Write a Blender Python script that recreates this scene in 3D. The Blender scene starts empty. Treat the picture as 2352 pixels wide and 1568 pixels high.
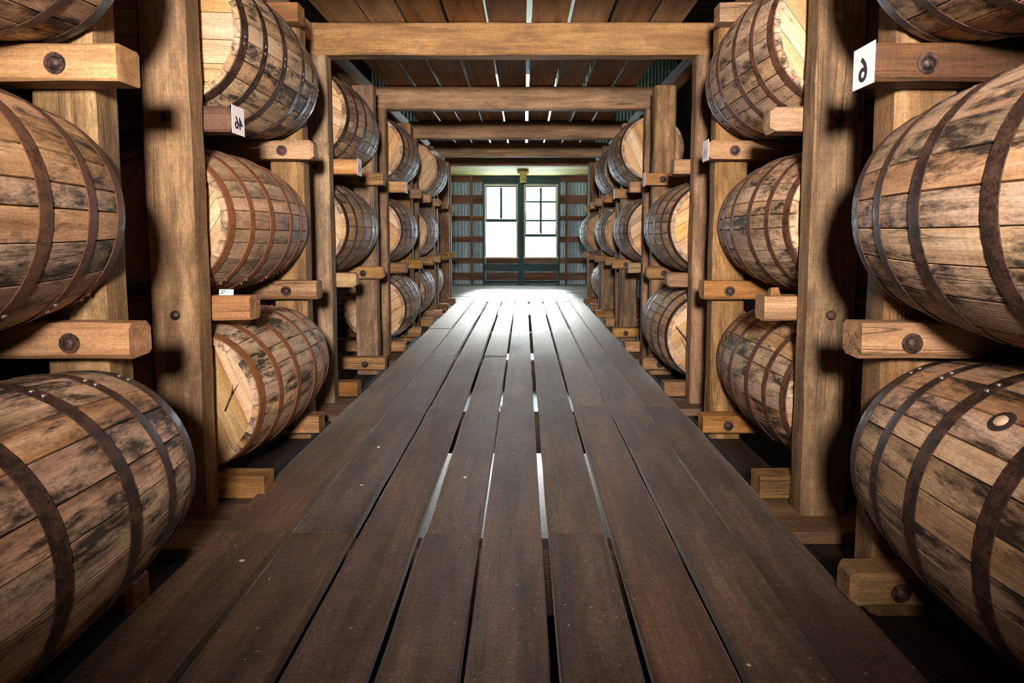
import bpy, bmesh, math, random
from mathutils import Vector, Matrix, Euler
R = math.radians
scene = bpy.context.scene
COL = scene.collection

# ---------------------------------------------------------------- camera, sky, light, exposure
CAM_H = 1.064
PITCH = math.atan(0.08)
cam_d = bpy.data.cameras.new('camera')
cam_d.sensor_width = 36.0
cam_d.lens = 36.0 * 1400.0 / 2352.0
cam_d.shift_x = -28.0 / 2352.0
cam_d.shift_y = (657.0 - 784.0) / 2352.0
cam_d.clip_start = 0.05
cam = bpy.data.objects.new('camera', cam_d)
cam.location = (0, 0, CAM_H)
cam.rotation_euler = (R(90) - PITCH, 0, 0)
COL.objects.link(cam)
scene.camera = cam

world = bpy.data.worlds.new('overcast_sky')
scene.world = world
world.use_nodes = True
wb = world.node_tree.nodes['Background']
wb.inputs['Color'].default_value = (0.80, 0.93, 1.0, 1)
wb.inputs['Strength'].default_value = 20.0

sun_d = bpy.data.lights.new('hazy_sun', 'SUN')
sun_d.energy = 30.0
sun_d.color = (1.0, 0.97, 0.92)
sun_d.angle = R(16)
sun = bpy.data.objects.new('hazy_sun', sun_d)
sun.rotation_euler = Vector((-0.03, -1.0, -0.40)).to_track_quat('-Z', 'Y').to_euler()
sun.location = (0, 20, 8)
COL.objects.link(sun)

# photographer's lamp behind the camera, plus a narrow spot added to brighten far bays
for nm, watts, size, blend in (('photo_lamp_wide', 1750, 77, 1.0), ('far_bay_boost_spot', 720, 46, 1.0)):
    lamp_d = bpy.data.lights.new(nm, 'SPOT')
    lamp_d.energy = watts
    lamp_d.color = (1.0, 0.865, 0.755)
    lamp_d.shadow_soft_size = 0.16
    lamp_d.spot_size = R(size)
    lamp_d.spot_blend = blend
    lamp = bpy.data.objects.new(nm, lamp_d)
    lamp.location = (-0.02, -1.1, 1.66)
    lamp.rotation_euler = (Vector((0.0, 5.0, 1.62)) - lamp.location).to_track_quat('-Z', 'Y').to_euler()
    COL.objects.link(lamp)

vs = scene.view_settings
vs.view_transform = 'Standard'
vs.look = 'None'
vs.exposure = 0.0
vs.gamma = 1.0
vs.use_curve_mapping = False
scene.cycles.filter_width = 1.0

# ---------------------------------------------------------------- layout constants (metres)
P = 1.65                      # bay period along the aisle
WALL_Y = 13.8                 # far end wall
RAIL_TOP = (0.07, 0.825, 1.585, 2.305)
RAIL_H = 0.10
BL = 0.46                     # barrel half length
RB, RE = 0.337, 0.293         # bilge and end radius
SIDE = {'left': -1, 'right': 1}
POST_IN = {'left': 1.268, 'right': 1.105}     # aisle face of the rear posts
POST2_IN = {'left': 1.235, 'right': 1.068}    # aisle face of the front posts
POST_W = 0.19
ORD = ['', 'first', 'second', 'third', 'fourth', 'fifth', 'sixth', 'seventh', 'eighth', 'ninth', 'tenth', 'eleventh', 'twelfth', 'thirteenth']
TIER = ['bottom', 'middle', 'top', 'uppermost']

# ---------------------------------------------------------------- materials
class NT:
    def __init__(self, name):
        self.m = bpy.data.materials.new(name)
        self.m.use_nodes = True
        self.t = self.m.node_tree
        self.b = self.t.nodes['Principled BSDF']
    def n(self, kind, **kw):
        nd = self.t.nodes.new(kind)
        for k, v in kw.items():
            setattr(nd, k, v)
        return nd
    def set(self, sock, v):
        if isinstance(v, bpy.types.NodeSocket):
            self.t.links.new(v, sock)
        elif isinstance(v, (tuple, list)) and len(v) == 3 and sock.type == 'RGBA':
            sock.default_value = (*v, 1)
        else:
            sock.default_value = v
    def math(self, op, a, b=0.0, clamp=False):
        nd = self.n('ShaderNodeMath', operation=op, use_clamp=clamp)
        self.set(nd.inputs[0], a); self.set(nd.inputs[1], b)
        return nd.outputs[0]
    def mix(self, fac, a, b, blend='MIX'):
        nd = self.n('ShaderNodeMix', data_type='RGBA', blend_type=blend)
        self.set(nd.inputs[0], fac); self.set(nd.inputs[6], a); self.set(nd.inputs[7], b)
        return nd.outputs[2]
    def noise(self, vec, scale, detail=4.0, rough=0.55, distort=0.0):
        mp = self.n('ShaderNodeMapping')
        mp.inputs['Scale'].default_value = scale
        self.set(mp.inputs['Vector'], vec)
        nd = self.n('ShaderNodeTexNoise')
        nd.inputs['Scale'].default_value = 1.0
        nd.inputs['Detail'].default_value = detail
        nd.inputs['Roughness'].default_value = rough
        nd.inputs['Distortion'].default_value = distort
        self.set(nd.inputs['Vector'], mp.outputs[0])
        return nd.outputs['Fac']
    def ramp(self, fac, stops):
        nd = self.n('ShaderNodeValToRGB')
        cr = nd.color_ramp
        while len(cr.elements) < len(stops):
            cr.elements.new(0.5)
        for e, (p, c) in zip(cr.elements, stops):
            e.position = p
            e.color = (*c, 1) if len(c) == 3 else c
        self.set(nd.inputs[0], fac)
        return nd.outputs[0]
    def step(self, fac, lo, hi):
        nd = self.n('ShaderNodeMapRange')
        self.set(nd.inputs[0], fac)
        nd.inputs[1].default_value = lo; nd.inputs[2].default_value = hi
        return nd.outputs[0]
    def objvec(self):
        tc = self.n('ShaderNodeTexCoord')
        oi = self.n('ShaderNodeObjectInfo')
        sc = self.n('ShaderNodeVectorMath', operation='MULTIPLY_ADD')
        cb = self.n('ShaderNodeCombineXYZ')
        for i in range(3):
            self.set(cb.inputs[i], oi.outputs['Random'])
        self.set(sc.inputs[0], cb.outputs[0])
        sc.inputs[1].default_value = (61.0, 37.0, 83.0)
        self.set(sc.inputs[2], tc.outputs['Object'])
        return sc.outputs[0], oi.outputs['Random']
    def bump(self, h, strength, dist):
        nd = self.n('ShaderNodeBump')
        nd.inputs['Strength'].default_value = strength
        nd.inputs['Distance'].default_value = dist
        self.set(nd.inputs['Height'], h)
        self.set(self.b.inputs['Normal'], nd.outputs[0])

def wood(name, dark, mid, light, rough=0.7, saw=0.0, stain=0.0, stain_col=(0.02, 0.016, 0.013), vary=0.25, crack=0.6, spots=0.0, blotch=0.35, spec=0.3, lo=0.50, hi=0.63, sheen=0.0, grit=0.35):
    k = NT(name)
    v, rnd = k.objvec()
    g = k.noise(v, (1.1, 13, 13), 6, 0.62, 0.25)
    col = k.ramp(g, [(0.28, dark), (0.5, mid), (0.74, light)])
    fine = k.noise(v, (5, 190, 190), 3, 0.6)
    col = k.mix(0.55, col, k.ramp(fine, [(0.3, (0.62, 0.60, 0.58)), (0.65, (1.15, 1.15, 1.15))]), 'MULTIPLY')
    bl = k.noise(v, (2.0, 4.5, 4.5), 4, 0.6)
    col = k.mix(blotch, col, k.ramp(bl, [(0.35, (0.55, 0.52, 0.50)), (0.62, (1.25, 1.22, 1.15))]), 'MULTIPLY')
    gr = k.noise(v, (75, 150, 150), 4, 0.7)
    col = k.mix(grit, col, k.ramp(gr, [(0.36, (0.45, 0.43, 0.42)), (0.60, (1.35, 1.33, 1.3))]), 'MULTIPLY')
    h = k.math('ADD', k.math('ADD', k.math('MULTIPLY', fine, 0.4), k.math('MULTIPLY', gr, grit * 0.6)), g)
    if crack:
        c = k.noise(v, (0.8, 19, 19), 2.5, 0.5, 0.4)
        d = k.math('ABSOLUTE', k.math('SUBTRACT', c, 0.5))
        cr = k.math('SUBTRACT', 1.0, k.step(d, 0.0, 0.017))
        gate = k.step(k.noise(v, (1.3, 3, 3), 2), 0.50, 0.62)
        cr = k.math('MULTIPLY', k.math('MULTIPLY', cr, gate), crack)
        col = k.mix(cr, col, (0.025, 0.018, 0.012))
        h = k.math('SUBTRACT', h, k.math('MULTIPLY', cr, 1.2))
    if saw:
        s = k.noise(v, (130, 5, 5), 2, 0.5)
        col = k.mix(saw, col, k.ramp(s, [(0.35, (0.6, 0.58, 0.55)), (0.6, (1.15, 1.15, 1.15))]), 'MULTIPLY')
        h = k.math('ADD', h, k.math('MULTIPLY', s, saw))
    if stain:
        a = k.noise(v, (2.6, 9, 9), 9, 0.72, 0.35)
        b = k.noise(v, (14, 40, 40), 5, 0.7)
        f = k.step(k.math('ADD', a, k.math('MULTIPLY', k.math('SUBTRACT', b, 0.5), 0.30)), lo, hi)
        col = k.mix(k.math('MULTIPLY', f, stain), col, stain_col)
    if spots:
        s2 = k.noise(v, (60, 60, 60), 2, 0.5)
        col = k.mix(k.math('MULTIPLY', k.step(s2, 0.70, 0.76), spots), col, (0.5, 0.43, 0.36))
    hs = k.n('ShaderNodeHueSaturation')
    k.set(hs.inputs['Color'], col)
    k.set(hs.inputs['Value'], k.math('ADD', k.math('MULTIPLY', rnd, 2 * vary), 1.0 - vary))
    r2 = k.math('FRACT', k.math('MULTIPLY', rnd, 13.7))
    k.set(hs.inputs['Saturation'], k.math('ADD', k.math('MULTIPLY', r2, 0.35), 0.82))
    k.set(hs.inputs['Hue'], k.math('ADD', k.math('MULTIPLY', k.math('FRACT', k.math('MULTIPLY', rnd, 7.3)), 0.018), 0.491))
    k.set(k.b.inputs['Base Color'], hs.outputs[0])
    k.set(k.b.inputs['Roughness'], k.math('ADD', k.math('MULTIPLY', g, 0.2), rough - 0.1))
    k.b.inputs['Specular IOR Level'].default_value = spec
    if sheen:
        k.b.inputs['Sheen Weight'].default_value = sheen
        k.b.inputs['Sheen Roughness'].default_value = 0.3
        k.b.inputs['Sheen Tint'].default_value = (0.9, 0.88, 0.86, 1)
    k.bump(h, 0.55, 0.005)
    return k.m

def plain(name, col, rough=0.6, metal=0.0, var=0.2, scale=25.0, bump=0.2):
    k = NT(name)
    v, rnd = k.objvec()
    n = k.noise(v, (scale, scale, scale), 4, 0.6)
    c = k.ramp(n, [(0.3, tuple(x * (1 - var) for x in col)), (0.7, tuple(min(1, x * (1 + var)) for x in col))])
    k.set(k.b.inputs['Base Color'], c)
    k.b.inputs['Roughness'].default_value = rough
    k.b.inputs['Metallic'].default_value = metal
    k.bump(n, bump, 0.003)
    return k.m

def iron(name, base, rust, amount, rough=0.5, metal=0.5):
    k = NT(name)
    v, rnd = k.objvec()
    n = k.noise(v, (22, 22, 22), 7, 0.7)
    n2 = k.noise(v, (140, 140, 140), 3, 0.6)
    f = k.step(k.math('ADD', n, k.math('MULTIPLY', k.math('SUBTRACT', n2, 0.5), 0.25)), 0.62 - amount * 0.4, 0.75 - amount * 0.35)
    c = k.mix(f, base, rust)
    c = k.mix(0.5, c, k.ramp(n2, [(0.3, (0.6, 0.6, 0.6)), (0.7, (1.2, 1.2, 1.2))]), 'MULTIPLY')
    k.set(k.b.inputs['Base Color'], c)
    k.set(k.b.inputs['Roughness'], k.math('ADD', k.math('MULTIPLY', f, 0.3), rough))
    k.set(k.b.inputs['Metallic'], k.math('MULTIPLY', k.math('SUBTRACT', 1.0, f), metal))
    k.bump(n2, 0.3, 0.002)
    return k.m

M = {}
M['post'] = wood('post_timber', (0.105, 0.062, 0.031), (0.255, 0.157, 0.082), (0.42, 0.285, 0.165), saw=0.2, vary=0.16, crack=0.9, stain=0.75, stain_col=(0.075, 0.042, 0.022), lo=0.46, hi=0.64, blotch=0.75)
M['rail'] = wood('rail_timber', (0.14, 0.072, 0.030), (0.32, 0.18, 0.082), (0.50, 0.315, 0.165), saw=0.15, vary=0.22, crack=0.8, stain=0.55, stain_col=(0.07, 0.035, 0.015), lo=0.47, hi=0.7, blotch=0.5)
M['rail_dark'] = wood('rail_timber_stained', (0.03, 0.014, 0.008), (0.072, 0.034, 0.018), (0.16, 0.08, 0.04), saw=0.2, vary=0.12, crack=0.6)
M['beam'] = wood('beam_timber', (0.125, 0.070, 0.037), (0.28, 0.168, 0.092), (0.42, 0.275, 0.165), saw=0.12, vary=0.12, crack=0.9, stain=0.4, stain_col=(0.08, 0.045, 0.025), blotch=0.55)
M['stave'] = wood('stave_oak', (0.25, 0.145, 0.082), (0.47, 0.31, 0.195), (0.62, 0.46, 0.32), rough=0.62, saw=0.15, stain=0.95, vary=0.18, crack=0.35, blotch=0.6, lo=0.475, hi=0.60)
M['stave_clean'] = wood('stave_oak_clean', (0.22, 0.13, 0.08), (0.40, 0.27, 0.18), (0.56, 0.42, 0.30), rough=0.6, saw=0.15, stain=0.65, vary=0.25, crack=0.3, blotch=0.55)
M['head'] = wood('head_oak', (0.32, 0.175, 0.075), (0.52, 0.335, 0.175), (0.66, 0.48, 0.29), rough=0.6, saw=0.2, stain=0.12, stain_col=(0.25, 0.12, 0.04), vary=0.14, crack=0.5)
M['plank'] = wood('floor_plank_wood', (0.036, 0.021, 0.013), (0.090, 0.053, 0.033), (0.165, 0.103, 0.068), rough=0.64, saw=0.35, vary=0.14, crack=0.5, spots=0.6, blotch=0.9, spec=0.5, sheen=0.19, grit=0.7)
M['plank_daylit'] = wood('pale_daylit_plank_wood', (0.10, 0.085, 0.07), (0.21, 0.185, 0.16), (0.33, 0.30, 0.27), rough=0.5, vary=0.18, crack=0.4, spec=0.5)  # worn grey, paled further to put window light into the far boards
M['board'] = wood('ceiling_board_wood', (0.14, 0.075, 0.036), (0.31, 0.175, 0.085), (0.45, 0.27, 0.14), saw=0.15, vary=0.22, crack=0.6)
M['girt'] = wood('girt_wood', (0.06, 0.034, 0.02), (0.14, 0.075, 0.045), (0.24, 0.13, 0.08), vary=0.3)
M['dark_board'] = wood('dark_board_wood', (0.012, 0.035, 0.045), (0.025, 0.075, 0.092), (0.06, 0.12, 0.14), vary=0.15)
M['bearer'] = wood('bearer_wood', (0.012, 0.009, 0.007), (0.03, 0.02, 0.014), (0.05, 0.035, 0.024), vary=0.15)  # near-black: shade of the voids beneath the racks put into the colour
M['sill'] = wood('sill_wood', (0.07, 0.045, 0.030), (0.14, 0.09, 0.06), (0.24, 0.16, 0.10), vary=0.2)
M['painted'] = wood('window_paint', (0.30, 0.29, 0.25), (0.42, 0.40, 0.34), (0.55, 0.53, 0.46), vary=0.06, crack=0.3)
M['yellow_bounce'] = wood('bounce_lit_wood', (0.42, 0.36, 0.12), (0.60, 0.54, 0.22), (0.70, 0.66, 0.34), vary=0.1)  # yellowish bounce off the sunlit floor painted into the wood colour
M['shell'] = wood('shell_board_wood', (0.008, 0.006, 0.005), (0.018, 0.013, 0.010), (0.03, 0.022, 0.017), vary=0.15, spec=0.0, rough=0.95)  # near-black colour stands in for the deep shade behind the racks
M['sheet'] = plain('corrugated_steel', (0.34, 0.47, 0.56), 0.45, 0.35, 0.15, 8.0, 0.1)
M['concrete'] = plain('lower_floor_concrete', (0.74, 0.73, 0.71), 0.8, 0.0, 0.12, 6.0, 0.2)
M['roof'] = plain('roof_strip_pale', (0.76, 0.78, 0.79), 0.7, 0.0, 0.1, 4.0, 0.1)
M['hoop'] = iron('hoop_steel', (0.040, 0.026, 0.023), (0.070, 0.033, 0.020), 0.45, 0.36, 0.4)
M['hoop_brown'] = iron('hoop_brown', (0.065, 0.033, 0.021), (0.105, 0.045, 0.022), 0.6, 0.42, 0.3)
M['hoop_rust'] = iron('hoop_rusty', (0.10, 0.052, 0.030), (0.20, 0.075, 0.025), 0.75, 0.45, 0.25)
M['rivet'] = plain('rivet_steel', (0.55, 0.54, 0.55), 0.3, 0.9, 0.1)
M['bolt'] = iron('bolt_iron', (0.03, 0.022, 0.022), (0.07, 0.03, 0.02), 0.5, 0.45, 0.6)
M['paper'] = plain('tag_paper', (0.80, 0.76, 0.80), 0.6, 0.0, 0.06, 30.0, 0.1)
M['ink'] = plain('tag_ink', (0.02, 0.022, 0.035), 0.5, 0.0, 0.1)
M['ink_blue'] = plain('tag_ink_blue', (0.20, 0.22, 0.36), 0.5, 0.0, 0.1)
M['bung'] = plain('bung_wood', (0.62, 0.45, 0.33), 0.5, 0.0, 0.15)
M['bung_ring'] = plain('bung_hole_stain', (0.035, 0.018, 0.018), 0.7, 0.0, 0.4)
M['chip'] = plain('wood_chip', (0.70, 0.55, 0.40), 0.6, 0.0, 0.15)
kg = NT('window_glass')
kg.t.nodes.remove(kg.b)
_tr = kg.n('ShaderNodeBsdfTransparent'); _gl = kg.n('ShaderNodeBsdfGlossy'); _mx = kg.n('ShaderNodeMixShader')
_tr.inputs[0].default_value = (0.93, 0.97, 0.98, 1); _gl.inputs['Roughness'].default_value = 0.05
_mx.inputs[0].default_value = 0.06
kg.t.links.new(_tr.outputs[0], _mx.inputs[1]); kg.t.links.new(_gl.outputs[0], _mx.inputs[2])
kg.t.links.new(_mx.outputs[0], kg.t.nodes['Material Output'].inputs['Surface'])
M['glass'] = kg.m

# ---------------------------------------------------------------- helpers
def mesh_obj(name, me, mat=None, parent=None):
    o = bpy.data.objects.new(name, me)
    COL.objects.link(o)
    if mat is not None and not me.materials:
        me.materials.append(mat)
    if parent is not None:
        o.parent = parent
    return o

def tag(o, label=None, cat=None, group=None, kind=None):
    if label: o['label'] = label
    if cat: o['category'] = cat
    if group: o['group'] = group
    if kind: o['kind'] = kind
    return o

def empty(name, loc=(0, 0, 0)):
    o = bpy.data.objects.new(name, None)
    o.empty_display_size = 0.1
    o.location = loc
    COL.objects.link(o)
    return o

def from_bm(name, bm, smooth_angle=None):
    me = bpy.data.meshes.new(name)
    bm.normal_update()
    bm.to_mesh(me); bm.free()
    if smooth_angle is not None:
        me.polygons.foreach_set('use_smooth', [True] * len(me.polygons))
        me.set_sharp_from_angle(angle=R(smooth_angle))
    return me

def timber_mesh(name, L, w, h, seed=0, ch=0.007, jit=0.0015, segs=None, end=0.0, bow=0.0):
    """A sawn timber, length along local X, w along Y, h along Z, chamfered and a little uneven."""
    rng = random.Random(seed)
    segs = segs or max(3, min(14, int(L / 0.18)))
    ch = min(ch, w * 0.3, h * 0.3)
    bm = bmesh.new()
    rings = []
    xs = [-L / 2 + L * i / segs for i in range(segs + 1)]
    if end > 0:
        xs = [-L / 2, -L / 2 + end * 0.5] + [x for x in xs if -L / 2 + end < x < L / 2 - end] + [L / 2 - end * 0.5, L / 2]
    cw = [rng.uniform(0.6, 1.7) for _ in range(4)]
    for i, x in enumerate(xs):
        a, b = w / 2, h / 2
        s = 1.0
        if end > 0 and i in (0, len(xs) - 1):
            s = 1.0 - min(0.3, end / max(w, h))
        pts = []
        for q, (sy, sz) in enumerate(((1, 1), (-1, 1), (-1, -1), (1, -1))):
            c = ch * cw[q] * rng.uniform(0.8, 1.25)
            p1 = (sy * a, sz * (b - c)); p2 = (sy * (a - c), sz * b)
            pts += [p1, p2] if sy * sz > 0 else [p2, p1]
        bo = bow * math.sin(math.pi * (x / L + 0.5))
        ring = [bm.verts.new((x, py * s + rng.uniform(-jit, jit), pz * s + rng.uniform(-jit, jit) + bo)) for py, pz in pts]
        rings.append(ring)
    for r0, r1 in zip(rings, rings[1:]):
        for j in range(8):
            bm.faces.new((r0[j], r0[(j + 1) % 8], r1[(j + 1) % 8], r1[j]))
    bm.faces.new(rings[0][::-1]); bm.faces.new(rings[-1])
    bmesh.ops.recalc_face_normals(bm, faces=bm.faces)
    return from_bm(name, bm, 28)

_seed = [100]
def bar(name, x0, x1, y0, y1, z0, z1, axis, mat, parent=None, **kw):
    """A timber filling the given box, grain along the axis."""
    _seed[0] += 1
    cx, cy, cz = (x0 + x1) / 2, (y0 + y1) / 2, (z0 + z1) / 2
    dx, dy, dz = x1 - x0, y1 - y0, z1 - z0
    if axis == 'x':
        me = timber_mesh(name, dx, dy, dz, _seed[0], **kw); rot = (0, 0, 0)
    elif axis == 'y':
        me = timber_mesh(name, dy, dx, dz, _seed[0], **kw); rot = (0, 0, R(90))
    else:
        me = timber_mesh(name, dz, dy, dx, _seed[0], **kw); rot = (0, R(-90), 0)
    o = mesh_obj(name, me, M[mat], parent)
    o.location = (cx, cy, cz)
    if parent is not None:
        o.location = o.location - parent.location
    o.rotation_euler = rot
    return o

def xyz_box(bm, x0, x1, y0, y1, z0, z1):
    vs_ = [bm.verts.new((x, y, z)) for x in (x0, x1) for y in (y0, y1) for z in (z0, z1)]
    for f in ((0, 1, 3, 2), (4, 6, 7, 5), (0, 4, 5, 1), (2, 3, 7, 6), (0, 2, 6, 4), (1, 5, 7, 3)):
        bm.faces.new([vs_[i] for i in f])

def box_obj(name, x0, x1, y0, y1, z0, z1, mat, parent=None):
    bm = bmesh.new()
    cx, cy, cz = (x0 + x1) / 2, (y0 + y1) / 2, (z0 + z1) / 2
    xyz_box(bm, x0 - cx, x1 - cx, y0 - cy, y1 - cy, z0 - cz, z1 - cz)
    bmesh.ops.recalc_face_normals(bm, faces=bm.faces)
    o = mesh_obj(name, from_bm(name, bm), M[mat], parent)
    o.location = (cx, cy, cz)
    if parent is not None:
        o.location = o.location - parent.location
    return o

def dome_mesh(name, r, h, washer=0.0, seg=14):
    """Bolt or rivet head, axis along -Y."""
    bm = bmesh.new()
    prof = [(r, 0.0), (r * 0.95, h * 0.45), (r * 0.7, h * 0.82), (r * 0.35, h * 0.98)]
    if washer:
        prof = [(washer, 0.0), (washer, h * 0.18)] + [(r, h * 0.2)] + prof[1:]
    rings = [[bm.verts.new((a * math.cos(2 * math.pi * i / seg), -b, a * math.sin(2 * math.pi * i / seg))) for i in range(seg)] for a, b in prof]
    for r0, r1 in zip(rings, rings[1:]):
        for i in range(seg):
            bm.faces.new((r0[i], r0[(i + 1) % seg], r1[(i + 1) % seg], r1[i]))
    bm.faces.new(rings[-1])
    bmesh.ops.recalc_face_normals(bm, faces=bm.faces)
    return from_bm(name, bm, 40)

ME_BOLT = dome_mesh('bolt', 0.019, 0.016, 0.0)
ME_BOLT.materials.append(M['bolt'])
ME_WBOLT = dome_mesh('bolt_with_washer', 0.019, 0.014, 0.029)
ME_WBOLT.materials.append(M['bolt'])

# ---------------------------------------------------------------- the shell of the building
bx0, bx1, by0, bz0, bz1 = -3.4, 3.4, -5.0, -2.50, 5.05
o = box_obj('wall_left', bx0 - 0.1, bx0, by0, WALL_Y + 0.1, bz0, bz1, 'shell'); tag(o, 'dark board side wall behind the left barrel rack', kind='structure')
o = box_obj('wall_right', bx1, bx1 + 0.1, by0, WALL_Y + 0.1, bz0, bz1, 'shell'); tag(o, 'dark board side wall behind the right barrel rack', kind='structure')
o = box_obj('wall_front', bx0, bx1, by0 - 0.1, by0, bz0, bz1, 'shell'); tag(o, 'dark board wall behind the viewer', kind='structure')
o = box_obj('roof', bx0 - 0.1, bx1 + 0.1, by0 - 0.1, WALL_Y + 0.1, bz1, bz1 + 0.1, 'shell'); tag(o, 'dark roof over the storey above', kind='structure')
o = box_obj('roof_bounce_strip', -1.3, 1.05, by0, WALL_Y, bz1 - 0.03, bz1, 'roof'); tag(o, 'pale strip added under the upper roof to brighten the ceiling gaps', kind='structure')  # added to brighten the board gaps, left off above the racks
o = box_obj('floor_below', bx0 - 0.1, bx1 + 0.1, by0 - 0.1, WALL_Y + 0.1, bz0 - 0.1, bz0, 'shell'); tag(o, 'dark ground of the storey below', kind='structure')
o = box_obj('floor_lower_bright_strip', -1.5, 1.5, 6.3, WALL_Y, bz0, bz0 + 0.03, 'concrete'); tag(o, 'pale aisle floor strip of the storey below, added to brighten plank gaps', kind='structure')  # starts partway down the aisle so only the farther gaps look lit

# floor planks of the aisle
floor = tag(empty('floor'), 'long worn brown plank floor running down the aisle', kind='structure')
SEAM = [-1.117, -0.851, -0.607, -0.372, -0.150, 0.0755, 0.304, 0.534, 0.755, 0.973]
GAP = [0, 0.022, 0.027, 0.024, 0.015, 0.030, 0.024, 0.019, 0.010, 0]
JOIST = [2.13 + P * i for i in range(-2, 6)]
FLOOR_END = 10.1
rng = random.Random(5)
for i in range(9):
    xa, xb = SEAM[i] + GAP[i] / 2, SEAM[i + 1] - GAP[i + 1] / 2
    cuts = [-1.6]
    st = {0: [0, 2, 5], 1: [2, 4], 2: [3, 6], 3: [2, 4], 4: [3, 5], 5: [2, 4, 6], 6: [3, 5], 7: [2, 5], 8: [3, 6]}[i]
    cuts += [JOIST[j] + rng.uniform(-0.015, 0.015) for j in st if -1.0 < JOIST[j] < 9.5] + [FLOOR_END]
    for a, b in zip(cuts, cuts[1:]):
        dz = rng.uniform(-0.004, 0.003)
        pl = bar('plank', xa + rng.uniform(-0.004, 0.003), xb + rng.uniform(-0.003, 0.004), a + 0.002, b - 0.002, -0.04 + dz, dz, 'y', 'plank', floor, ch=0.004, jit=0.0018)
        pl.rotation_euler[2] += rng.uniform(-0.0006, 0.0006)
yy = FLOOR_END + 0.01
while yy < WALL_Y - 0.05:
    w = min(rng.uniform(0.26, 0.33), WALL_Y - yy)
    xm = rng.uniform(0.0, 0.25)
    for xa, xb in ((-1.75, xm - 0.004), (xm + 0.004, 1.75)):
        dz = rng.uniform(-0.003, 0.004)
        bar('cross_plank', xa, xb, yy, yy + w - 0.012, -0.04 + dz, dz, 'x', 'plank_daylit', floor, ch=0.004, jit=0.0015)
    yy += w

# floor joists, rack sills and bearers
for i, y in enumerate(JOIST):
    if y < 0 or y > 10: continue
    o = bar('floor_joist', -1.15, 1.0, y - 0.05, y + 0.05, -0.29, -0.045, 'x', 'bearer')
    tag(o, f'dark joist under the {ORD[i - 1]} plank joint of the aisle floor from the camera', 'joist', 'joists under the aisle floor')
for sd, s in SIDE.items():
    cx = s * (POST2_IN[sd] + 0.11)
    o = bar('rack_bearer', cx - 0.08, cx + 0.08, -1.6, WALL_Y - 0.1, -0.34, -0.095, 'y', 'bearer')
    tag(o, f'long dark bearer beam low beneath the {sd} rack posts', 'bearer beam')
    for k in range(1, 7):
        y = 2.35 + P * (k - 1)
        xa, xb = sorted((s * (abs(SEAM[0] if s < 0 else SEAM[-1]) + 0.012), s * (POST_IN[sd] + 0.36)))
        o = bar('post_sill', xa, xb, y - (0.25 if s < 0 else 0.14), y + 0.16, -0.093, -0.042, 'x', 'sill')
        tag(o, f'worn sill board under the {ORD[k]} rear post of the {sd} rack', 'sill', 'sill boards under the rear posts')

# ceiling boards, beams and plates
ceil = tag(empty('ceiling', (0, 0, 0)), 'brown boards of the floor above with light showing between them', kind='structure')
CG = [-1.254, -0.993, -0.757, -0.492, -0.236, 0.031, 0.290, 0.544, 0.802, 1.013]
CGAP = [0, 0.016, 0.020, 0.024, 0.022, 0.036, 0.028, 0.030, 0.026, 0]
for i in range(9):
    cuts = [-1.6, 4.05, 7.35, 10.65] if i % 2 else [-1.6, 2.4, 5.70, 9.0, 10.65]
    for a, b in zip(cuts, cuts[1:]):
        dz = rng.uniform(0, 0.003)
        bar('ceiling_board', CG[i] + CGAP[i] / 2 + rng.uniform(-0.003, 0.003), CG[i + 1] - CGAP[i + 1] / 2 + rng.uniform(-0.003, 0.003), a + 0.002, b - 0.002, 2.433 + dz, 2.468 + dz, 'y', 'board', ceil, ch=0.003, jit=0.0015)
yy = 10.66
while yy < WALL_Y - 0.05:
    w = min(0.30, WALL_Y - yy)
    bar('ceiling_cross_board', -1.9, 1.9, yy, yy + w - 0.004, 2.433, 2.468, 'x', 'yellow_bounce', ceil, ch=0.003)
    yy += w
for k in range(1, 7):
    y = 2.35 + P * (k - 1)
    h = 0.20 if k < 6 else 0.135
    z0 = 2.228 if k < 6 else 2.292
    o = bar('ceiling_beam', -1.46, 1.29, y, y + 0.12, z0, z0 + h, 'x', 'beam', ch=0.008, jit=0.003)
    tag(o, f'{"heavy" if k < 4 else "far"} brown timber cross beam over the aisle on the {ORD[k]} pair of rear posts', 'ceiling beam', 'cross beams over the aisle')
for sd, s in SIDE.items():
    xp = s * (1.405 if s < 0 else 1.265)
    for k in range(0, 6):
        y0 = 2.35 + P * (k - 1) + 0.125
        o = bar('top_plate', xp - 0.055, xp + 0.055, y0, y0 + P - 0.13, 2.31, 2.425, 'y', 'beam')
        tag(o, f'plate timber between cross beams above the {ORD[k + 1]} bay of the {sd} rack', 'plate timber', 'plate timbers above the racks')

# ---------------------------------------------------------------- far end wall with windows
wall = tag(empty('wall_back', (0, WALL_Y, 0)), 'far end wall of grey corrugated metal on brown girts', kind='structure')
def sheet(x0, x1, z0, z1):
    bm = bmesh.new()
    n = max(4, int((x1 - x0) / 0.013))
    prev = None
    for i in range(n + 1):
        x = x0 + (x1 - x0) * i / n
        y = 0.010 * math.cos(2 * math.pi * x / 0.076)
        a = bm.verts.new((x, y, z0)); b = bm.verts.new((x, y, z1))
        c = bm.verts.new((x, y + 0.003, z0)); d = bm.verts.new((x, y + 0.003, z1))
        if prev:
            bm.faces.new((prev[0], a, b, prev[1])); bm.faces.new((prev[2], prev[3], d, c))
        prev = (a, b, c, d)
    o = mesh_obj('metal_sheet', from_bm('metal_sheet', bm, 40), M['sheet'], wall)
    o.location = (0, 0.05, 0)
WIN = [(-0.897, -0.138), (-0.010, 0.757)]
LEVELS = [(-1.85, -0.35), (0.62, 2.25), (3.10, 4.72)]
zc = bz0
segs_z = []
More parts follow.
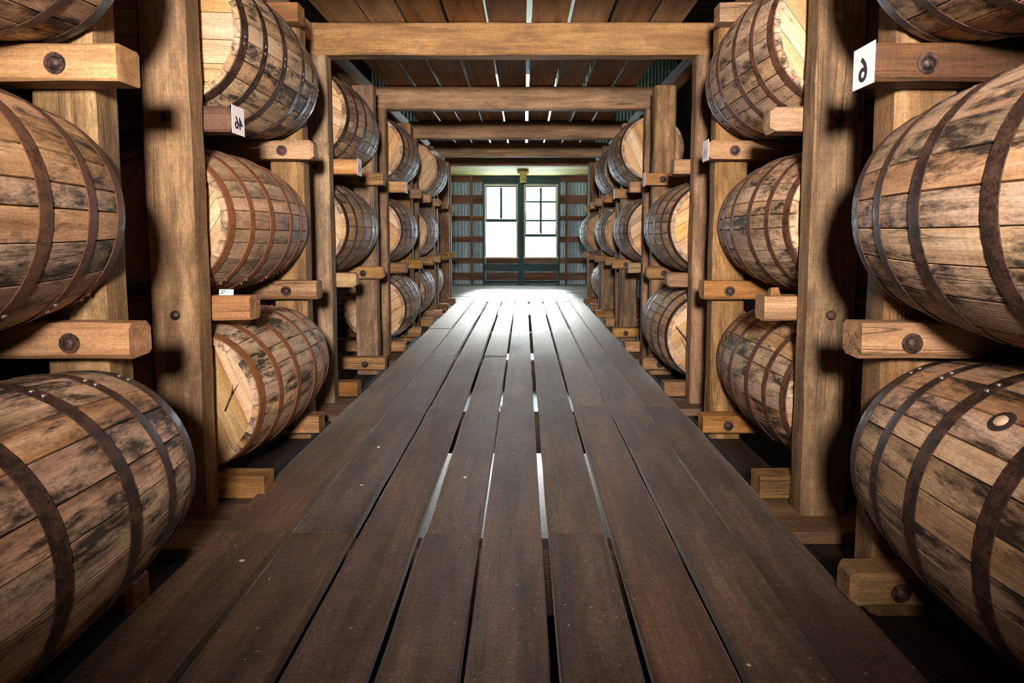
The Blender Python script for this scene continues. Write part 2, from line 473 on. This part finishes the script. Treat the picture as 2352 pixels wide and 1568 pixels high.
for a, b in LEVELS:
    segs_z.append((zc, a, True)); segs_z.append((a, b, False)); zc = b
segs_z.append((zc, bz1, True))
edges = [bx0 - 0.1, -2.6, -1.75, WIN[0][0]]
edges_r = [WIN[1][1], 1.75, 2.6, bx1 + 0.1]
for a, b, solid in segs_z:
    for e in (edges, edges_r):
        for xa, xb in zip(e, e[1:]):
            sheet(xa - 0.006, xb + 0.006, a - 0.004, b + 0.004)
    sheet(WIN[0][1] - 0.006, WIN[1][0] + 0.006, a - 0.004, b + 0.004)
    if solid:
        for xa, xb in WIN:
            sheet(xa - 0.006, xb + 0.006, a - 0.004, b + 0.004)
GIRT = [(0.10, 0.265), (0.48, 0.60), (0.955, 1.08), (1.44, 1.54), (1.82, 2.01), (2.30, 2.43)]
for za, zb in GIRT + [(-1.0, -0.9), (3.5, 3.62), (4.2, 4.32)]:
    inside = 0.62 < (za + zb) / 2 < 2.25 or 3.1 < (za + zb) / 2 < 4.72 or -1.8 < (za + zb) / 2 < -0.3
    for xa, xb in ((-3.3, -1.205), (-1.155, -0.94)) + (((0.80, 0.925), (0.975, 3.3)) if inside else ((-0.86, -0.10), (-0.04, 0.74), (0.80, 0.925), (0.975, 3.3))):
        bar('girt', xa, xb, WALL_Y - 0.02, WALL_Y + 0.036, za, zb, 'x', 'girt', wall, ch=0.003)
for x, wd in ((-1.18, 0.05), (0.95, 0.05), (-2.0, 0.07), (1.9, 0.07)):
    bar('stud', x - wd / 2, x + wd / 2, WALL_Y - 0.055, WALL_Y + 0.03, bz0, bz1, 'z', 'girt', wall, ch=0.003)
for x0_, x1_ in ((-0.94, -0.897), (-0.138, -0.010), (0.757, 0.80)):
    bar('wall_board', x0_, x1_, WALL_Y - 0.06, WALL_Y + 0.034, bz0, bz1, 'z', 'dark_board', wall, ch=0.003)
for za, zb in ((2.25, 2.43), (0.30, 0.46), (0.02, 0.08)):
    for xa, xb in WIN:
        bar('wall_board', xa, xb, WALL_Y - 0.03, WALL_Y + 0.034, za + 0.002, zb, 'x', 'dark_board', wall, ch=0.003)

def window(n, x0, x1, z0, z1, rows, meet, lower_open, label):
    w = tag(empty(f'window_{n}', ((x0 + x1) / 2, WALL_Y, z0)), label, kind='structure')
    y0, y1 = WALL_Y - 0.075, WALL_Y + 0.03
    f = 0.035
    bar('window_jamb', x0, x0 + f, y0, y1, z0, z1, 'z', 'painted', w, ch=0.003)
    bar('window_jamb', x1 - f, x1, y0, y1, z0, z1, 'z', 'painted', w, ch=0.003)
    bar('window_head', x0 + f, x1 - f, y0, y1, z1 - f, z1, 'x', 'painted', w, ch=0.003)
    bar('window_sill', x0 - 0.02, x1 + 0.02, y0 - 0.05, y1, z0 - 0.03, z0, 'x', 'painted', w, ch=0.004)
    xi0, xi1 = x0 + f, x1 - f
    zt = z1 - f
    ys = WALL_Y - 0.03
    r = 0.028
    bar('sash_rail', xi0, xi1, ys, ys + 0.03, meet, meet + 0.065, 'x', 'dark_board', w, ch=0.003)
    bar('sash_rail', xi0, xi1, ys, ys + 0.03, zt - r, zt, 'x', 'dark_board', w, ch=0.003)
    for xa in (xi0, xi1 - r * 0.6):
        bar('sash_stile', xa, xa + r * 0.6, ys, ys + 0.03, meet + 0.065, zt - r, 'z', 'dark_board', w, ch=0.003)
    xm = (xi0 + xi1) / 2
    zs = [meet + 0.065] + rows + [zt - r]
    for a, b in zip(zs, zs[1:]):
        bar('muntin', xm - 0.022, xm + 0.022, ys + 0.004, ys + 0.026, a + 0.008, b - 0.008, 'z', 'dark_board', w, ch=0.002)
        for xa, xb in ((xi0 + 0.017, xm - 0.022), (xm + 0.022, xi1 - 0.017)):
            box_obj('pane', xa, xb, ys + 0.012, ys + 0.016, a + 0.006, b - 0.006, 'glass', w)
    for zr in rows:
        bar('muntin', xi0 + 0.017, xi1 - 0.017, ys + 0.004, ys + 0.026, zr - 0.017, zr + 0.017, 'x', 'dark_board', w, ch=0.002)
    box_obj('pane', xi0, xi1, ys + 0.034, ys + 0.038, z0, meet, 'glass', w)
lv = LEVELS[1]
window(1, *WIN[0], *lv, [], 1.41, True, 'left sash window with two tall pane columns above one clear light')
window(2, *WIN[1], *lv, [1.44, 1.86], 1.075, True, 'right sash window with six small panes above a low clear light')
for n, (lvv, nm) in enumerate(((LEVELS[2], 'above'), (LEVELS[0], 'below'))):
    for j, sdn in enumerate(('left', 'right')):
        zz = (lvv[0] + lvv[1]) / 2
        window(3 + n * 2 + j, *WIN[j], *lvv, [zz + 0.4], zz, False, f'{sdn} window of the storey {nm} in the end wall')
for a, b in LEVELS:
    for xa, xb in WIN:
        ld = bpy.data.lights.new('window_portal', 'AREA')
        ld.shape = 'RECTANGLE'; ld.size = xb - xa; ld.size_y = b - a
        ld.cycles.is_portal = True
        lo = bpy.data.objects.new('window_portal', ld)
        lo.location = ((xa + xb) / 2, WALL_Y + 0.08, (a + b) / 2)
        lo.rotation_euler = (R(-90), 0, 0)
        COL.objects.link(lo)

# small block hanging from the boards before the wall
o = empty('hanging_block', (-0.05, 12.5, 2.43))
bar('block', -0.14, 0.09, 12.45, 12.55, 2.345, 2.431, 'x', 'yellow_bounce', o)
bar('stem', -0.09, 0.05, 12.46, 12.54, 2.18, 2.343, 'z', 'yellow_bounce', o)
tag(o, 'block painted a yellowish lit tone, hanging from the boards before the end windows', 'block')

# ---------------------------------------------------------------- rack posts
def bolt(parent, x, y, z, washer=False, scale=1.0):
    b = mesh_obj('bolt', ME_WBOLT if washer else ME_BOLT, None, parent)
    b.location = Vector((x, y, z)) - parent.location
    b.scale = (scale, scale, scale)
    return b
for sd, s in SIDE.items():
    for k in range(1, 7):
        y = 2.35 + P * (k - 1)
        xi = POST_IN[sd]
        t = empty('rack_post', (s * (xi + POST_W / 2), y + 0.0575, -0.042))
        xa, xb = sorted((s * xi, s * (xi + POST_W)))
        bar('timber', xa, xb, y, y + 0.115, -0.042, 2.226 if k < 6 else 2.290, 'z', 'post', t, ch=0.009, jit=0.003, segs=16)
        for zt in RAIL_TOP[1:3]:
            if k <= 4:
                bolt(t, s * (xi + 0.085), y - 0.001, zt - 0.062)
        tag(t, f'bolted rear post carrying the cross beam, {ORD[k]} post pair of the {sd} rack', 'post', 'rack posts')
        y = 1.785 + P * (k - 1)
        xi = POST2_IN[sd]
        t = empty('rack_post', (s * (xi + 0.09), y + 0.0575, -0.095))
        xa, xb = sorted((s * xi, s * (xi + 0.18)))
        o = bar('timber', xa, xb, y, y + 0.115, -0.093, 2.30, 'z', 'post', t, ch=0.009, jit=0.003, segs=16)
        tag(t, f'front post behind the far rails, {ORD[k]} post pair of the {sd} rack', 'post', 'rack posts')

# ---------------------------------------------------------------- rails
RAIL_END = {  # aisle end, by (side, bay, near/far, tier)
    ('left', 1, 'far', 2): 1.095, ('left', 1, 'far', 1): 1.10, ('left', 2, 'near', 2): 1.165, ('left', 2, 'near', 1): 1.12, ('left', 2, 'near', 0): 1.085,
    ('left', 2, 'far', 2): 1.14, ('left', 2, 'far', 1): 1.14,
    ('right', 1, 'far', 2): 0.943, ('right', 1, 'far', 1): 0.94, ('right', 1, 'far', 0): 0.945, ('right', 2, 'near', 2): 0.985, ('right', 2, 'near', 1): 0.98, ('right', 2, 'near', 0): 0.985,
    ('right', 2, 'far', 2): 0.995, ('right', 2, 'far', 1): 0.987}
TAGS = {('left', 2, 'near', 2): '46', ('right', 1, 'far', 2): '6', ('right', 2, 'far', 2): '16', ('left', 3, 'near', 2): '45', ('left', 4, 'near', 2): '',
        ('right', 3, 'far', 2): '', ('right', 4, 'far', 2): ''}
def text_mesh(txt, size):
    cu = bpy.data.curves.new('digits', 'FONT')
    cu.body = txt; cu.size = size; cu.align_x = 'CENTER'; cu.align_y = 'CENTER'; cu.extrude = 0.0004; cu.offset = 0.0012
    ob = bpy.data.objects.new('digits_src', cu)
    COL.objects.link(ob)
    bpy.context.view_layer.update()
    me = bpy.data.meshes.new_from_object(ob.evaluated_get(bpy.context.evaluated_depsgraph_get()))
    bpy.data.objects.remove(ob)
    bpy.data.curves.remove(cu)
    me.materials.clear()
    return me
rng = random.Random(11)
for sd, s in SIDE.items():
    for k in range(1, 7):
        for end in ('near', 'far'):
            y0 = (2.472 if end == 'near' else 3.33) + P * (k - 2)
            y1 = y0 + (0.10 if end == 'near' else 0.10)
            for ti in range(4):
                if ti == 3 and (end == 'near' or k != 2): continue
                zt = RAIL_TOP[ti] + (0.028 if (sd, k, ti) == ('right', 1, 0) else 0)
                xe = RAIL_END.get((sd, k, end, ti), (1.135 if s < 0 else 0.985) + rng.uniform(-0.02, 0.02))
                if ti == 3: xe = POST_IN[sd] - 0.07
                key = (sd, k, end, ti)
                t = empty('rack_rail', (s * (xe + 1.0), (y0 + y1) / 2, zt - RAIL_H))
                xa, xb = sorted((s * xe, s * (xe + 2.0)))
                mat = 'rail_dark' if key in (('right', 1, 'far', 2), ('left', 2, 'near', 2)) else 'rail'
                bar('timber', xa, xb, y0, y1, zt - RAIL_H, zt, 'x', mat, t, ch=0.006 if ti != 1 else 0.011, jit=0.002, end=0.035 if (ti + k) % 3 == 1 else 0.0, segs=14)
                if end == 'far' and ti < 3 and k <= 4:
                    bolt(t, s * (xe + (0.165 if s < 0 else 0.14)), y0 - 0.002, zt - RAIL_H * 0.55, True)
                nm = 'near' if end == 'near' else 'far'
                if ti < 3:
                    lab = f'timber rail under the {nm} end of the {TIER[ti]} barrel place, {sd} rack, {ORD[k]} bay'
                else:
                    lab = f'timber rail at ceiling height, {nm} end of the {ORD[k]} bay, {sd} rack'
                if key in TAGS:
                    lab = lab.replace('timber rail', 'rail with white number tag', 1) if False else lab
                    cyr = (y0 + y1) / 2
                    bm = bmesh.new()
                    xyz_box(bm, -0.001, 0.001, -0.053, 0.053, -0.056, 0.056)
                    tg = mesh_obj('number_tag', from_bm('number_tag', bm), M['paper'], t)
                    tg.location = (s * (xe - 0.003) - t.location.x, cyr - t.location.y, zt - RAIL_H / 2 - t.location.z)
                    tg['label'] = 'white paper number tag'
                    if TAGS[key]:
                        tm = text_mesh(TAGS[key], 0.092 if len(TAGS[key]) == 1 else 0.068)
                        ink = 'ink' if key in (('right', 1, 'far', 2), ('left', 2, 'near', 2)) else 'ink_blue'
                        tx = mesh_obj('digits', tm, M[ink], tg)
                        # text plane XY -> world; mirrored as in the photograph
                        right_dir = Vector((0, 1, 0)) if s < 0 else Vector((0, -1, 0))
                        mtx = Matrix((right_dir * -1.0, Vector((0, 0, 1)), Vector((-s, 0, 0)))).transposed().to_4x4()
                        mtx.translation = Vector((-s * 0.0016, 0, -0.012))
                        tx.matrix_local = mtx
                tag(t, lab, 'rail', 'rack rails')

# ---------------------------------------------------------------- barrels
def rad(x):
    return RB - (RB - RE) * (x / BL) ** 2
UNIT = 2 * math.pi / 100
TH = 0.026
def stave_mesh(units):
    half = units * UNIT / 2
    bm = bmesh.new()
    nseg = 12
    rings = []
    for i in range(nseg + 1):
        x = -BL + 2 * BL * i / nseg
        r = rad(x)
        g = 0.0011 / r
        prof = []
        for a, dr in ((-half + g, -0.0035), (-half + g + 0.006, 0.0), (0.0, 0.0006), (half - g - 0.006, 0.0), (half - g, -0.0035)):
            prof.append(((r + dr) * math.sin(a), (r + dr) * math.cos(a)))
        ri = r - TH
        prof += [(ri * math.sin(half - g), ri * math.cos(half - g)), (ri * math.sin(-half + g), ri * math.cos(-half + g))]
        rings.append([bm.verts.new((x, py, pz)) for py, pz in prof])
    for r0, r1 in zip(rings, rings[1:]):
        for j in range(7):
            bm.faces.new((r0[j], r0[(j + 1) % 7], r1[(j + 1) % 7], r1[j]))
    bm.faces.new(rings[0]); bm.faces.new(rings[-1][::-1])
    bmesh.ops.recalc_face_normals(bm, faces=bm.faces)
    return from_bm('stave', bm, 30)
HOOPS = [(-0.435, 0.042), (-0.290, 0.034), (-0.115, 0.042), (0.115, 0.042), (0.290, 0.034), (0.435, 0.042)]
def hoop_mesh(xc, w):
    bm = bmesh.new()
    n = 56
    th = 0.0035
    prof = [(xc - w / 2, rad(xc - w / 2) + 0.0008), (xc - w / 2, rad(xc - w / 2) + th), (xc, rad(xc) + th + 0.0006), (xc + w / 2, rad(xc + w / 2) + th), (xc + w / 2, rad(xc + w / 2) + 0.0008)]
    rings = [[bm.verts.new((x - xc, r * math.sin(2 * math.pi * i / n), r * math.cos(2 * math.pi * i / n))) for x, r in prof] for i in range(n)]
    for i in range(n):
        r0, r1 = rings[i], rings[(i + 1) % n]
        for j in range(4):
            bm.faces.new((r0[j], r0[j + 1], r1[j + 1], r1[j]))
    bmesh.ops.recalc_face_normals(bm, faces=bm.faces)
    return from_bm('hoop', bm, 35)
HEAD_R = RE - TH + 0.004
HEAD_CUT = [-1.0, -0.66, -0.27, 0.12, 0.47, 0.74, 1.0]
def head_mesh(a, b):
    bm = bmesh.new()
    ya, yb = a * HEAD_R + 0.0012, b * HEAD_R - 0.0012
    n = 9
    ysl = [ya + (yb - ya) * i / n for i in range(n + 1)]
    up = [(math.sqrt(max(1e-6, HEAD_R ** 2 - y * y)), y) for y in ysl]
    outline = up + [(-x, y) for x, y in reversed(up)]
    top = [bm.verts.new((x, y, 0.0)) for x, y in outline]
    bot = [bm.verts.new((x, y, -0.02)) for x, y in outline]
    bm.faces.new(top); bm.faces.new(bot[::-1])
    m = len(outline)
    for i in range(m):
        bm.faces.new((top[i], bot[i], bot[(i + 1) % m], top[(i + 1) % m]))
    bmesh.ops.remove_doubles(bm, verts=bm.verts, dist=1e-5)
    bmesh.ops.recalc_face_normals(bm, faces=bm.faces)
    return from_bm('head_board', bm)
ME_STAVE = {}
ME_HOOP = {}
for mk in ('stave', 'stave_clean'):
    for u in (3, 4, 5):
        me = stave_mesh(u); me.materials.append(M[mk]); ME_STAVE[(mk, u)] = me
for mk in ('hoop', 'hoop_brown', 'hoop_rust'):
    for i, (xc, w) in enumerate(HOOPS):
        me = hoop_mesh(xc, w); me.materials.append(M[mk]); ME_HOOP[(mk, i)] = me
ME_HEAD = []
for a, b in zip(HEAD_CUT, HEAD_CUT[1:]):
    me = head_mesh(a, b); me.materials.append(M['head']); ME_HEAD.append(me)
ME_RIVET = dome_mesh('rivet', 0.0065, 0.004, seg=8); ME_RIVET.materials.append(M['rivet'])

def joined_staves(mk, pattern):
    bm = bmesh.new()
    a = 0.0
    for u in pattern:
        a += u * UNIT / 2
        tmp = bmesh.new(); tmp.from_mesh(ME_STAVE[(mk, u)])
        bmesh.ops.rotate(tmp, verts=tmp.verts, cent=(0, 0, 0), matrix=Matrix.Rotation(-a, 3, 'X'))
        me = bpy.data.meshes.new('t'); tmp.to_mesh(me); tmp.free()
        bm.from_mesh(me); bpy.data.meshes.remove(me)
        a += u * UNIT / 2
    me = from_bm('staves', bm, 30)
    me.materials.append(M[mk])
    return me
def pattern(seed):
    r = random.Random(seed)
    while True:
        p = []
        while sum(p) < 100:
            p.append(r.choice((3, 4, 4, 5)))
        if sum(p) == 100: return p
FAR_STAVES = [joined_staves('stave_clean', pattern(i)) for i in range(3)]

def barrel(x, y, z, seed, label, roll=None, mk='stave', hk='hoop', detail=True, head_rot=None, yaw=0.0, bung=None, crack=None, group='barrels on the racks'):
    r = random.Random(seed)
    t = empty('whiskey_barrel', (x, y, z))
    roll = r.uniform(0, 2 * math.pi) if roll is None else roll
    t.rotation_euler = (roll, 0, R(90) + yaw)
    if detail:
        a = 0.0
        for u in pattern(seed):
            a += u * UNIT / 2
            o = mesh_obj('stave', ME_STAVE[(mk, u)], None, t)
            o.rotation_euler = (-a, 0, 0)
            a += u * UNIT / 2
    else:
        mesh_obj('staves', FAR_STAVES[seed % 3], None, t)
    lap = r.uniform(-0.15, 0.15) if bung is None else bung - R(14)
    for i, (xc, w) in enumerate(HOOPS):
        h = mesh_obj('hoop', ME_HOOP[(hk, i)], None, t)
        h.location = (xc, 0, 0)
        if detail:
            for q in (-1, 1):
                rv = mesh_obj('rivet', ME_RIVET, None, h)
                ang = lap + q * 0.045 + 0.02 * math.sin(i)
                rr = rad(xc) + 0.0040
                # dome axis -Y turned to the radial direction
                d = Vector((0, math.sin(ang), math.cos(ang)))
                rv.matrix_local = Matrix.Translation(d * rr) @ (Vector((0, -1, 0)).rotation_difference(d)).to_matrix().to_4x4()
    hr = r.uniform(0, math.pi) if head_rot is None else head_rot - roll
    for sgn in (-1, 1):
        n = Vector((sgn, 0, 0))
        u_ = Vector((0, math.cos(hr), math.sin(hr)))
        v_ = n.cross(u_)
        mt = Matrix((u_, v_, n)).transposed().to_4x4()
        mt.translation = n * (BL - 0.028)
        for me in ME_HEAD:
            o = mesh_obj('head_board', me, None, t)
            o.matrix_local = mt
    if crack:
        n = Vector((-1, 0, 0))
        bm = bmesh.new()
        for pts in crack:
            vt = [bm.verts.new((-(BL - 0.0274), a, b)) for a, b in pts]
            vb = [bm.verts.new((-(BL - 0.0285), a, b)) for a, b in pts]
            bm.faces.new(vt); m = len(pts)
            for i in range(m):
                bm.faces.new((vt[i], vb[i], vb[(i + 1) % m], vt[(i + 1) % m]))
        bmesh.ops.rotate(bm, verts=bm.verts, cent=(0, 0, 0), matrix=Matrix.Rotation(-roll, 3, 'X'))
        bmesh.ops.recalc_face_normals(bm, faces=bm.faces)
        o = mesh_obj('head_crack', from_bm('head_crack', bm), M['bolt'], t)
        o['label'] = 'dark crack across the head'
    if bung is not None:
        d = Vector((0, math.sin(bung), math.cos(bung)))
        q = Vector((0, -1, 0)).rotation_difference(d).to_matrix().to_4x4()
        for nm, rr, hh, mat, off in (('bung_hole', 0.030, 0.0028, 'bung_ring', -0.0012), ('bung', 0.016, 0.008, 'bung', 0.0)):
            me = dome_mesh(nm, rr, hh, seg=20); me.materials.append(M[mat])
            o = mesh_obj(nm, me, None, t)
            o.matrix_local = Matrix.Translation(d * (RB + off)) @ q
    tag(t, label, 'barrel', group)
    return t

def zc(ti): return RAIL_TOP[ti] + 0.310
BAR = [  # side, bay, tier, x, staves, hoops
    ('left', 1, 0, -1.27, 'stave', 'hoop'), ('left', 1, 1, -1.44, 'stave', 'hoop_brown'), ('left', 1, 2, -1.385, 'stave', 'hoop'),
    ('left', 2, 0, -1.40, 'stave', 'hoop_rust'), ('left', 2, 1, -1.50, 'stave_clean', 'hoop_rust'), ('left', 2, 2, -1.42, 'stave', 'hoop'),
    ('left', 3, 1, -1.50, 'stave_clean', 'hoop'), ('left', 3, 2, -1.48, 'stave_clean', 'hoop'),
    ('left', 4, 0, -1.435, 'stave_clean', 'hoop'), ('left', 4, 1, -1.46, 'stave_clean', 'hoop'), ('left', 4, 2, -1.43, 'stave_clean', 'hoop'),
    ('left', 5, 0, -1.515, '', 'hoop'), ('left', 5, 1, -1.47, '', 'hoop'), ('left', 5, 2, -1.34, '', 'hoop'), ('left', 6, 0, -1.62, '', 'hoop'),
    ('right', 1, 0, 1.262, 'stave', 'hoop'), ('right', 1, 1, 1.235, 'stave', 'hoop'), ('right', 1, 2, 1.225, 'stave', 'hoop'),
    ('right', 2, 0, 1.385, 'stave', 'hoop_brown'), ('right', 2, 1, 1.373, 'stave', 'hoop_brown'), ('right', 2, 2, 1.285, 'stave', 'hoop_brown'),
    ('right', 3, 0, 1.277, 'stave_clean', 'hoop'), ('right', 3, 1, 1.285, 'stave_clean', 'hoop'),
    ('right', 4, 1, 1.276, 'stave_clean', 'hoop'), ('right', 4, 2, 1.205, 'stave_clean', 'hoop'),
    ('right', 5, 1, 1.27, '', 'hoop'), ('right', 5, 2, 1.26, '', 'hoop'), ('right', 6, 0, 1.40, '', 'hoop'), ('right', 6, 1, 1.21, '', 'hoop')]
# dark head cracks as (local y = -world x, z) outlines
CRACK = {('left', 2, 0): [[(-0.135, -0.045), (-0.141, -0.050), (-0.173, 0.020), (-0.205, 0.080), (-0.164, 0.023)], [(-0.167, 0.030), (-0.175, 0.022), (-0.177, 0.075)]],
         ('right', 3, 0): [[(0.235, 0.085), (0.228, 0.060), (0.180, -0.005), (0.140, -0.060), (0.135, -0.030), (0.190, 0.030)], [(0.200, 0.0), (0.190, -0.010), (0.145, -0.130), (0.130, -0.140)]]}
for i, (sd, k, ti, x, mk, hk) in enumerate(BAR):
    y = 2.952 + P * (k - 2)
    z = zc(ti) + (0.030 if (sd, k, ti) == ('right', 1, 0) else 0)
    look = 'rusty-hooped' if hk == 'hoop_rust' else 'brown-hooped' if hk == 'hoop_brown' else ('weathered' if mk == 'stave' else ('dark-hooped' if mk else 'distant'))
    lab = f'{look} oak barrel on the {TIER[ti]} tier of the {sd} rack, {ORD[k]} bay from camera'
    roll = {('left', 1, 0): R(20), ('right', 1, 0): 0.0}.get((sd, k, ti))
    bung = R(41) if (sd, k, ti) == ('right', 1, 0) else None
    barrel(x, y, z, 40 + i, lab, roll=roll, mk=mk or 'stave_clean', hk=hk, detail=bool(mk), bung=bung, crack=CRACK.get((sd, k, ti)), head_rot={('left', 2, 2): R(2), ('left', 2, 0): R(68), ('right', 2, 2): R(52)}.get((sd, k, ti)))
barrel(-2.16, 2.952 + P, zc(0), 91, 'shadowed oak barrel deep in the empty bottom place of the left rack', mk='stave_clean', group='barrels on the racks')

# ---------------------------------------------------------------- small things
def chip(x, y, r, seed, label, flat=0.4):
    rg = random.Random(seed)
    bm = bmesh.new()
    bmesh.ops.create_icosphere(bm, subdivisions=2, radius=r)
    for v in bm.verts:
        v.co.x *= rg.uniform(1.0, 1.5); v.co.z *= flat
        v.co += Vector((rg.uniform(-1, 1), rg.uniform(-1, 1), 0)) * r * 0.15
    zmin = min(v.co.z for v in bm.verts)
    o = mesh_obj('wood_chip', from_bm('wood_chip', bm, 50), M['chip'])
    o.location = (x, y, -zmin * 0.9)
    o.rotation_euler = (0, 0, rg.uniform(0, 3))
    tag(o, label, 'chip', 'wood chips on the floor')
chip(-0.262, 2.63, 0.008, 1, 'round pale wood chip lying on a plank in the middle of the aisle')
chip(-0.74, 3.02, 0.008, 2, 'pale wood chip on the left planks, farthest up the aisle')
chip(-0.93, 1.93, 0.010, 3, 'thin pale splinter on the outer left plank beside the nearest barrel', 0.2)
chip(0.56, 1.44, 0.005, 4, 'tiny pale chip near the front on the right planks')
chip(-0.70, 2.55, 0.006, 5, 'small flat splinter left of the round pale chip', 0.2)
# torn printed label standing on the middle rail
bm = bmesh.new(); xyz_box(bm, -0.03, 0.03, -0.0008, 0.0008, 0, 0.024)
o = mesh_obj('paper_label', from_bm('paper_label', bm), M['paper'])
o.location = (-1.235, 2.515, RAIL_TOP[1] + 0.0005); o.rotation_euler = (R(-12), 0, 0)
for q, (a, b, c) in enumerate(((-0.022, -0.002, 0.017), (-0.024, -0.012, 0.008), (0.004, 0.006, 0.012))):
    bm = bmesh.new(); xyz_box(bm, a, b, -0.0004, 0.0, -0.0016, 0.0016)
    p = mesh_obj('print_mark', from_bm('print_mark', bm), M['ink'], o); p.location = (0, -0.0009, c)
tag(o, 'torn white printed label standing on the middle rail of the left rack', 'label')

bm = bmesh.new()
pts = [(-0.022, 0), (0.022, 0), (0.012, 0.034), (-0.018, 0.034)]
fa = [bm.verts.new((a, -0.02, b)) for a, b in pts]; fb = [bm.verts.new((a * 0.8, 0.02, b * 0.7)) for a, b in pts]
bm.faces.new(fa); bm.faces.new(fb[::-1])
for i in range(4):
    bm.faces.new((fa[i], fb[i], fb[(i + 1) % 4], fa[(i + 1) % 4]))
bmesh.ops.recalc_face_normals(bm, faces=bm.faces)
o = mesh_obj('wood_wedge', from_bm('wood_wedge', bm), M['rail'])
o.location = (1.035, 2.52, RAIL_TOP[1])
tag(o, 'small wooden wedge on the middle near rail of the right rack, second bay', 'wedge')
